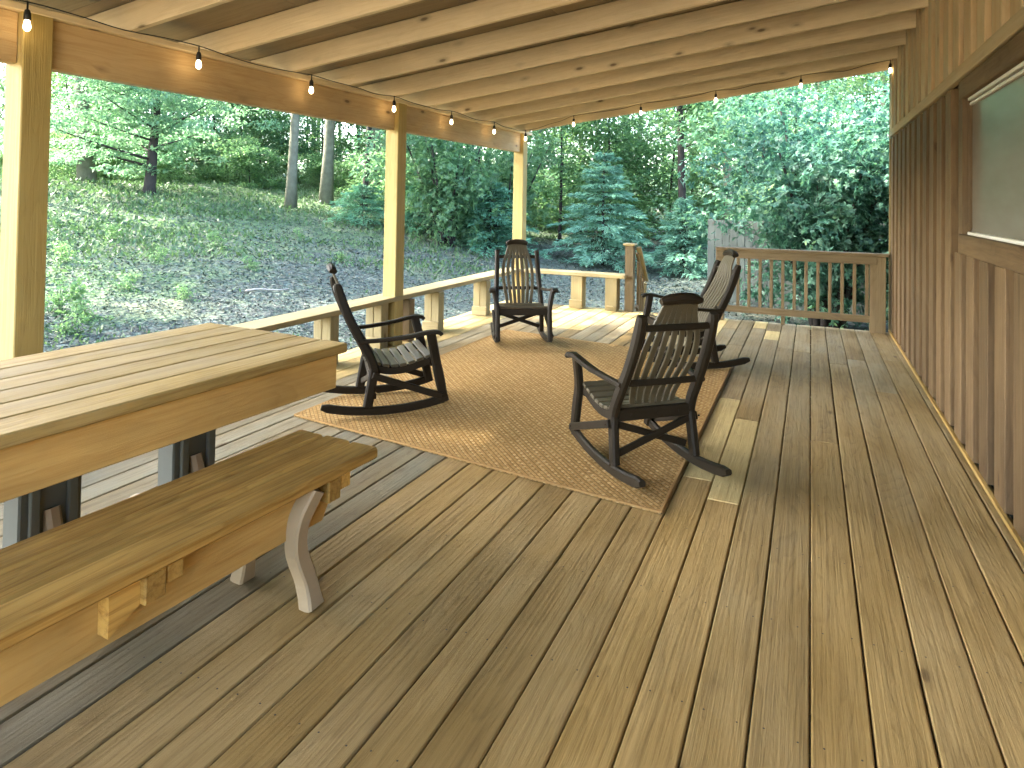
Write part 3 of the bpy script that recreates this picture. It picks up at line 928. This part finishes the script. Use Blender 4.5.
# ------------------------------------------------------------------ fence
fn = thing('privacy_fence', 'weathered grey board fence standing behind the far right bush', 'fence', (-1.8, 13.2, -.6))
mb = MB()
x = 0.
while x < 5.2:
    w = .135
    mb.box((x+w/2, random.uniform(-.004, .004), .82+random.uniform(-.012, .012)), (w-.008, .02, 1.64), None, 2, .002); x += w
mb.build('fence_boards', 'fence', fn)
mb = MB()
for z in (.3, 1.3): mb.box((2.6, .03, z), (5.2, .036, .08), None, 0)
mb.build('fence_rail', 'fence', fn)
for x in (.05, 2.6, 5.1):
    mb = MB(); mb.box((x, .09, .8), (.09, .09, 1.7), None, 2); mb.build('fence_post', 'fence', fn)

# ------------------------------------------------------------------ trees
M['leaf_pale'] = leaf_mat('pale_forest_leaves', [(.06, .13, .05), (.13, .23, .09), (.22, .34, .14)], .55)
M['leaf_mid'] = leaf_mat('mid_forest_leaves', [(.05, .12, .055), (.11, .21, .09), (.20, .31, .12)], .55)
M['leaf_blue'] = leaf_mat('blue_green_laurel_leaves', [(.025, .075, .05), (.06, .15, .10), (.11, .23, .14), (.24, .38, .08)], .4, .3, .45, .9)
M['leaf_dog'] = leaf_mat('dogwood_leaves', [(.06, .14, .08), (.13, .24, .13), (.22, .35, .19)], .55)
M['needle'] = leaf_mat('blue_spruce_needles', [(.08, .18, .12), (.15, .29, .20), (.25, .42, .31)], .4, .2, .55)
M['juniper'] = leaf_mat('juniper_needles', [(.045, .13, .08), (.09, .22, .13), (.15, .31, .19)], .3, .3, .5)

def trunk_mb(h, r0, r1, lean=0., limbs=6, zl=.35, spread=1.6, seg=9, up=.6):
    mb = MB()
    n = 9; ph = random.uniform(0, 6.28)
    t = np.linspace(0, 1, n)
    wob = np.cumsum(rng.normal(0, .03*h/n*2, (n, 2)), 0)*t[:, None]
    P = np.stack([wob[:, 0]+lean*h*t*math.cos(ph), wob[:, 1]+lean*h*t*math.sin(ph), h*t-.25*(1-t)], 1)
    R = r0*(1-t)+r1*t; R[0] *= 1.35
    mb.tube(P, R, seg)
    tips = [P[-1]]
    for k in range(limbs):
        u = zl+(1-zl)*(k+.5)/limbs*.95
        b = np.array([np.interp(u, t, P[:, j]) for j in range(3)]); rr = np.interp(u, t, R)
        a = random.uniform(0, 6.28); L_ = spread*random.uniform(.7, 1.15)*(1-.45*(u-zl)/(1-zl))
        d = np.array((math.cos(a), math.sin(a), 0))
        q = np.array([b, b+d*L_*.5+np.array((0, 0, up*L_*.22)), b+d*L_+np.array((0, 0, up*L_*.55))])
        mb.tube(bez(q, 5), np.linspace(rr*.32, rr*.08, 5), 5)
        tips += [q[1], q[2], (q[1]+q[2])/2]
    return mb, np.array(tips), P
def cloud(centers, radii, n, ln, wd, flat=.55, droop=.2):
    """leaves in clumps round the twig tips"""
    k = len(centers)
    w = np.array(radii)**2; idx = rng.choice(k, n, p=w/w.sum())
    d = unit(rng.normal(0, 1, (n, 3)))*(rng.uniform(.15, 1, n)**.45)[:, None]
    d[:, 2] *= flat
    P = np.array(centers)[idx]+d*np.array(radii)[idx][:, None]
    D = d*.8+rng.normal(0, .6, (n, 3)); D[:, 2] = D[:, 2]*.5-droop
    U = rng.normal(0, .45, (n, 3)); U[:, 2] += 1
    s = rng.uniform(.7, 1.25, n)
    return leaves(P, D, U, ln*s, wd*s)
def broadleaf(name, h, r0, crown0, spread, nl, ln, mat, bark='bark', lean=.03, limbs=9, subs=5, clump=.5, flat=.55, up=.6):
    root = bpy.data.objects.new(name, None); COL.objects.link(root)
    mb, tips, P = trunk_mb(h, r0, r0*.25, lean, limbs, crown0, spread, up=up)
    C = []; R = []
    for p in tips:
        for _ in range(subs):
            o = rng.normal(0, 1, 3)*np.array((.6, .6, .38))*spread*.45
            C.append(p+o); R.append(clump*random.uniform(.55, 1.2))
    C = np.array(C); C[:, 2] = np.maximum(C[:, 2], h*crown0*.75)
    v, f = cloud(C, R, nl, ln, ln*.55, flat)
    mb.build('trunk', bark, root, True)
    np_mesh('crown', v, f, mat, False, root)
    return root
def conifer(name, h, r, nl, mat, z0=.06, taper=.85, bl=.16):
    root = bpy.data.objects.new(name, None); COL.objects.link(root)
    mb = MB(); mb.tube([(0, 0, -.2), (0.02, 0, h*.5), (0, 0.01, h)], [.05*h/2.5, .03*h/2.5, .006], 7)
    Pn = []; Dn = []
    nb = 85
    for k in range(nb):
        u = z0+(1-z0)*(k/nb)**.9
        L_ = r*(1-u)**taper*random.uniform(.5, 1.2)+.05
        a = k*2.4+random.uniform(-.6, .6)
        d = np.array((math.cos(a), math.sin(a), 0))
        z = u*h*random.uniform(.96, 1.03)
        q = bez([(0, 0, z), d*L_*.5+np.array((0, 0, z+.02*L_)), d*L_+np.array((0, 0, z-.14*L_+.12*u))], 6)
        mb.tube(q, np.linspace(.012, .003, 6), 4, False)
        m_ = int(nl/nb*(.35+1.3*L_/r*.8))
        t = rng.uniform(.1, 1, m_)**.8
        b = np.stack([np.interp(t, np.linspace(0, 1, 6), q[:, j]) for j in range(3)], 1)
        sd = np.cross(d, (0, 0, 1))
        o = rng.normal(0, 1, m_)*(1.05-t)*L_*.28
        b = b+o[:, None]*sd+rng.normal(0, .018, (m_, 3))
        Pn.append(b); Dn.append(d*1.0+np.sign(o)[:, None]*sd*.75+rng.normal(0, .28, (m_, 3)))
    Pn = np.concatenate(Pn); Dn = np.concatenate(Dn); n = len(Pn)
    s = rng.uniform(.6, 1.2, n)
    v, f = leaves(Pn, Dn, rng.normal(0, .5, (n, 3))+np.array((0, 0, 1)), bl*s, bl*.17*s, .25)
    mb.build('trunk', 'bark_dark', root, True)
    np_mesh('crown', v, f, mat, False, root)
    return root

def polar(px, d):
    a = ray(px, CY); a = a[:2]/np.linalg.norm(a[:2]); return a[0]*d, a[1]*d
def setup(o, px, py, label, cat, group=None, scale=1., rz=None, xyz=None):
    p = hit(px, py) if xyz is None else np.array((xyz[0], xyz[1], float(terr(xyz[0], xyz[1]))))
    o.location = (p[0], p[1], p[2]-.02); o.rotation_euler = (0, 0, random.uniform(0, 6.28) if rz is None else rz); o.scale = (scale,)*3
    return tag(o, label, cat, group)

for px_, (tx, ty, hh, sp_d), lb_ in ((0, (-14.9, 20.6, 27., 3.6), 'very tall straight trunk just left of the middle post, crown above the roof'),):
    o = broadleaf('canopy_tree', hh, .27, .62, sp_d, 15000, .26, 'leaf_pale', 'bark', .0, 12, 6, 1.)
    o.location = (tx, ty, float(terr(tx, ty))-.05); tag(o, lb_, 'tree')
rng = np.random.default_rng(SEED_CAN); random.seed(SEED_CAN)
CAN = broadleaf('canopy_tree', 22., .28, .38, 4.6, 16000, .27, 'leaf_pale', 'bark', .0, 14, 6, 1.)
for i, (tx, ty, sc) in enumerate(((-20.5, -.8, .74), (-23., 7.0, .92), (-20., -4.2, .76), (-23.5, -2.4, .95), (-15., -5., .9))):
    o = CAN if i == 0 else copy_tree(CAN, (0, 0, 0), i*1.3, 'x', None, sc)
    o.location = (tx, ty, float(terr(tx, ty))-.05); tag(o, 'broad tall shade tree standing uphill among others alike at the left', 'tree', 'tall shade trees uphill at the left')
rng = np.random.default_rng(21); random.seed(21)
# individual trees one can point at
o = broadleaf('dogwood_tree', 3.7, .17, .24, 2.7, 21000, .11, 'leaf_dog', 'bark_dark', .06, 16, 6, .42, .32, .5)
setup(o, 148, 194, 'spreading dogwood with black trunk at the top of the gravel slope', 'tree')
o = broadleaf('leaning_tree', 13., .21, .45, 2.6, 8000, .22, 'leaf_pale', 'bark', .10, 10, 4, .7)
setup(o, 0, 0, 'tall slightly leaning grey trunk left of the black-trunked dogwood', 'tree', rz=.5, xyz=polar(88, 22.5))
o = broadleaf('grey_trunk_tree', 12., .16, .4, 2.6, 8000, .2, 'leaf_pale', 'bark', .05, 10, 4, .7)
setup(o, 0, 0, 'grey-trunked tree at the lawn edge, right of the dogwood crown', 'tree', xyz=polar(291, 21.5))
o = broadleaf('stout_trunk_tree', 15., .2, .45, 3., 9000, .24, 'leaf_pale', 'bark', .02, 10, 4, .8)
setup(o, 324, 167, 'straight brown trunk in the woods just left of the middle post', 'tree', xyz=polar(326, 23.5))
o = broadleaf('slim_tree', 8., .11, .4, 1.6, 4500, .16, 'leaf_pale', 'bark_dark', .12, 9, 4, .5)
setup(o, 0, 0, 'slim dark leaning stem beside the middle post', 'tree', xyz=polar(363, 22.5))
sp_ = conifer('spruce_tree', 3.1, 1.95, 24000, 'needle', .06, .8, .17); setup(sp_, 603, 266, 'largest blue-green spruce, standing behind the far short bench', 'conifer')
s2 = conifer('spruce_tree', 2.0, 1.3, 13000, 'needle'); setup(s2, 684, 276, 'smaller blue-green spruce between the step rail and the grey fence', 'conifer')
s3 = conifer('juniper_bush', 1.9, 1.7, 13000, 'juniper', .04, .6); setup(s3, 490, 250, 'broad dark juniper behind the chair facing the camera', 'shrub')
s4 = conifer('juniper_bush', 1.5, 1.7, 11000, 'juniper', .04, .5); setup(s4, 425, 231, 'feathery juniper just right of the middle post', 'shrub')
s5 = copy_tree(s4, (0, 0, 0), 1., 'feathery juniper just left of the middle post, at the lawn edge', None, .8); setup(s5, 362, 224, 'feathery juniper just left of the middle post, at the lawn edge', 'shrub', None, .75, 2.)
# laurel bush on the right, a multi-stem evergreen
def laurel(h, r, nl, name='laurel_bush', mat='leaf_blue', ls=1.):
    root = bpy.data.objects.new(name, None); COL.objects.link(root)
    mb = MB(); C = []; R = []
    for k in range(9):
        a = k*.7+random.uniform(-.2, .2); e = r*random.uniform(.35, .95); hh = h*random.uniform(.6, 1.)
        q = bez([(.12*math.cos(a), .12*math.sin(a), -.2), (e*.4*math.cos(a), e*.4*math.sin(a), hh*.5), (e*math.cos(a), e*math.sin(a), hh)], 8)
        mb.tube(q, np.linspace(.06, .012, 8), 6)
        for t in np.linspace(2, 7, 9):
            p = np.array([np.interp(t, range(8), q[:, j]) for j in range(3)])
            for _ in range(4):
                C.append(p+rng.normal(0, 1, 3)*np.array((.38, .38, .3))); R.append(random.uniform(.16, .34))
    C = np.array(C)
    # whorls of long leaves round twig ends
    n0 = nl//8
    w = np.array(R)**2; idx = rng.choice(len(C), n0, p=w/w.sum())
    d = unit(rng.normal(0, 1, (n0, 3)))*(rng.uniform(.3, 1, n0)**.5)[:, None]
    T = C[idx]+d*np.array(R)[idx][:, None]*1.15
    ax = unit(d+np.array((0, 0, .5))+rng.normal(0, .2, (n0, 3)))
    T = np.repeat(T, 8, 0); ax = np.repeat(ax, 8, 0)
    sd = unit(np.cross(ax, rng.normal(0, 1, ax.shape)))
    D = sd*.9+ax*.35; Un = ax*.9-sd*.3
    s = rng.uniform(.75, 1.2, len(T))
    v, f = leaves(T, D, Un, .078*s*ls, .029*s*ls)
    mb.build('trunk', 'bark_dark', root, True); np_mesh('crown', v, f, mat, False, root)
    return root
lb = laurel(4.3, 1.5, 76000); setup(lb, 0, 0, 'large blue-green laurel with glossy leaves behind the right balustrade', 'shrub', xyz=(.25, 11.4))
l2 = copy_tree(lb, (0, 0, 0), 2., 'x', None); setup(l2, 0, 0, 'laurel close to the house corner, right of the balustrade post', 'shrub', None, .95, 2.2, (1.75, 11.2))
l3 = laurel(3.8, 1.7, 27000, 'laurel_bush', 'leaf_mid', 1.4); setup(l3, 0, 0, 'laurel thicket with pale leaf clusters seen between the middle and far posts', 'shrub', None, .9, 4., (-8.9, 15.6))
l4 = copy_tree(l3, (0, 0, 0), 2., 'x', None); setup(l4, 0, 0, 'laurel growing just left of the far corner post', 'shrub', None, .85, 1., (-8.3, 18.0))
o = broadleaf('slim_forked_tree', 11., .13, .3, 1.8, 7000, .17, 'leaf_mid', 'bark_dark', .03, 14, 4, .5)
setup(o, 0, 0, 'thin dark-stemmed tree behind the spruces, left of the grey fence', 'tree', xyz=(-3.3, 19.5))
o = broadleaf('pale_trunk_tree', 14., .17, .4, 2.2, 7000, .2, 'leaf_mid', 'bark', .02, 12, 4, .6)
setup(o, 0, 0, 'tall pale grey trunk rising above the gap left of the grey fence', 'tree', xyz=(-2.4, 22.5), rz=1.)

rng = np.random.default_rng(33); random.seed(33)
# woodland behind: eight kinds of tree, many copies
kinds = []
for i in range(3):
    kinds.append(('woodland_tree', broadleaf('woodland_tree', random.uniform(13, 16), .16, .42, 2.6, 6500, .21, ('leaf_pale', 'leaf_mid', 'leaf_pale')[i], 'bark', .03, 13, 4, .75)))
for i in range(3):
    kinds.append(('understory_tree', broadleaf('understory_tree', random.uniform(5, 6.5), .06, .15, 1.9, 5500, .14, ('leaf_pale', 'leaf_mid', 'leaf_dog')[i], 'bark_dark', .05, 14, 4, .5, .4, .3)))
for i in range(2):
    kinds.append(('woodland_shrub', broadleaf('woodland_shrub', random.uniform(1.3, 1.8), .03, .05, .95, 4500, .10, ('leaf_pale', 'leaf_mid')[i], 'bark_dark', .05, 14, 3, .32, .5, .5)))
lab = {'woodland_tree': ('tall slender woodland tree among many alike beyond the clearing', 'tree', 'tall woodland trees beyond the clearing'),
       'understory_tree': ('leafy thin-stemmed understory tree among many alike in the woods', 'tree', 'understory trees in the woods'),
       'woodland_shrub': ('low leafy green shrub among many alike along the wood edge', 'shrub', 'shrubs along the wood edge')}
used = set()
def plant(ki, x, y, sc):
    nm, o = kinds[ki]
    z = float(terr(x, y))-.05
    lb_, ct, gp = lab[nm]
    if ki not in used:
        used.add(ki); o.location = (x, y, z); o.rotation_euler = (0, 0, random.uniform(0, 6.28)); o.scale = (sc,)*3
        tag(o, lb_, ct, gp)
    else:
        c = copy_tree(o, (x, y, z), random.uniform(0, 6.28), lb_, gp, sc); c['category'] = ct
def polar(px, d):
    a = ray(px, CY); a = a[:2]/np.linalg.norm(a[:2]); return a[0]*d, a[1]*d
# (pixel column, distance) — columns spread over what the porch opening shows
for i, px in enumerate(np.linspace(-60, 960, 17)):
    d = random.uniform(33, 46) if px < 380 else random.uniform(22, 40)
    x, y = polar(px+random.uniform(-18, 18), d); plant(random.randrange(3), x, y, random.uniform(.85, 1.2))
for i, px in enumerate(np.linspace(-40, 940, 16)):
    d = random.uniform(29, 40) if px < 380 else random.uniform(23, 32)
    x, y = polar(px+random.uniform(-15, 15), d); plant(3+random.randrange(3), x, y, random.uniform(.8, 1.2))
for i, px in enumerate(np.linspace(-20, 930, 28)):
    d = random.uniform(26, 34) if px < 380 else (random.uniform(25, 32) if 500 < px < 760 else random.uniform(22, 27))
    x, y = polar(px+random.uniform(-12, 12), d); plant(6+random.randrange(2), x, y, random.uniform(.8, 1.3))
for i, px in enumerate(np.linspace(30, 900, 26)):
    x, y = polar(px+random.uniform(-12, 12), random.uniform(46, 62)); plant(random.randrange(3), x, y, random.uniform(1.0, 1.3))
for i, px in enumerate(np.linspace(60, 880, 18)):
    x, y = polar(px+random.uniform(-12, 12), random.uniform(38, 50)); plant(3+random.randrange(3), x, y, random.uniform(1.2, 1.6))
for i, px in enumerate(np.linspace(45, 385, 12)):
    x, y = polar(px+random.uniform(-12, 12), random.uniform(25, 33)); plant(3+random.randrange(3), x, y, random.uniform(.75, 1.05))
for i, px in enumerate(np.linspace(40, 390, 10)):
    x, y = polar(px+random.uniform(-12, 12), random.uniform(25.5, 28)); plant(6+random.randrange(2), x, y, random.uniform(.7, 1.))
for px, d in ((765, 17), (790, 19), (560, 23), (640, 27), (600, 26), (480, 22), (430, 21), (520, 24), (735, 26)):
    x, y = polar(px, d); plant(3+random.randrange(3), x, y, random.uniform(.9, 1.15))

for px, d in ((455, 34), (540, 30), (625, 33)):
    x, y = polar(px, d); plant(random.randrange(3), x, y, random.uniform(1.4, 1.65))

# low weeds and fallen sticks on the slope
wk = broadleaf('weed_clump', .3, .006, .05, .2, 420, .055, 'leaf_pale', 'bark', .05, 6, 3, .09, .5, .5)
for i, (px, py, sc) in enumerate(((58, 314, 1.3), (84, 318, 1.), (130, 291, .8), (70, 336, .8), (160, 262, .8), (215, 246, .9), (300, 238, .8), (182, 300, .7), (250, 268, .7), (110, 240, 1.), (340, 262, .7), (60, 262, 1.))):
    o = wk if i == 0 else copy_tree(wk, (0, 0, 0), 0, 'x')
    setup(o, px, py, 'small bright green weed clump among others in the gravel slope', 'weed', 'weed clumps on the gravel slope', sc)
M['stick'] = plain('bleached_stick', (.34, .30, .25), .8, .2, .2, 20)
for (px, py, ln_, a_, lb_) in ((268, 292, .75, 1.2, 'pale curved stick lying on the gravel below the middle of the slope'), (100, 193, 1.1, .1, 'pale fallen branch lying in the grass near the dogwood trunk'), (205, 188, 1.0, .9, 'thin fallen branch lying right of the dogwood trunk')):
    p = hit(px, py); mb = MB(); q = []
    for t in np.linspace(-.5, .5, 9):
        x_, y_ = p[0]+ln_*t*math.cos(a_)+.04*math.sin(t*9), p[1]+ln_*t*math.sin(a_); q.append((x_, y_, float(terr(x_, y_))+.03))
    mb.tube(q, np.linspace(.017, .007, 9), 6); tag(mb.build('fallen_stick', 'stick', None, True), lb_, 'stick')

# ------------------------------------------------------------------ light
SUN_EL, SUN_AZ = rad(43), rad(-104)     # azimuth measured from +Y towards +X
W = bpy.data.worlds.new('World'); S.world = W; W.use_nodes = True
nt = W.node_tree
bg = nt.nodes['Background']
sky = nt.nodes.new('ShaderNodeTexSky'); sky.sky_type = 'NISHITA'; sky.sun_disc = False
sky.sun_elevation = SUN_EL; sky.sun_rotation = SUN_AZ
sky.air_density = 1.; sky.dust_density = 2.5; sky.ozone_density = 1.
nt.links.new(sky.outputs[0], bg.inputs[0]); bg.inputs[1].default_value = .15
sd = bpy.data.lights.new('sun', 'SUN'); sd.energy = 2.0; sd.angle = rad(.5); sd.color = (1, .95, .86)
so = bpy.data.objects.new('sun', sd); COL.objects.link(so)
dv = Vector((math.sin(SUN_AZ)*math.cos(SUN_EL), math.cos(SUN_AZ)*math.cos(SUN_EL), math.sin(SUN_EL)))
so.rotation_euler = dv.to_track_quat('Z', 'Y').to_euler(); so.location = dv*50

S.view_settings.view_transform = 'Standard'; S.view_settings.look = 'None'
S.view_settings.exposure = 4.4; S.view_settings.gamma = 1.; S.view_settings.use_curve_mapping = False
S.render.engine = 'CYCLES'
cy_ = S.cycles
cy_.use_denoising = True; cy_.denoiser = 'OPENIMAGEDENOISE'
cy_.use_adaptive_sampling = True; cy_.adaptive_threshold = .02
cy_.max_bounces = 7; cy_.diffuse_bounces = 4; cy_.glossy_bounces = 2; cy_.transmission_bounces = 4; cy_.transparent_max_bounces = 6
cy_.caustics_reflective = False; cy_.caustics_refractive = False
cy_.sample_clamp_indirect = 6.
S.render.use_persistent_data = False
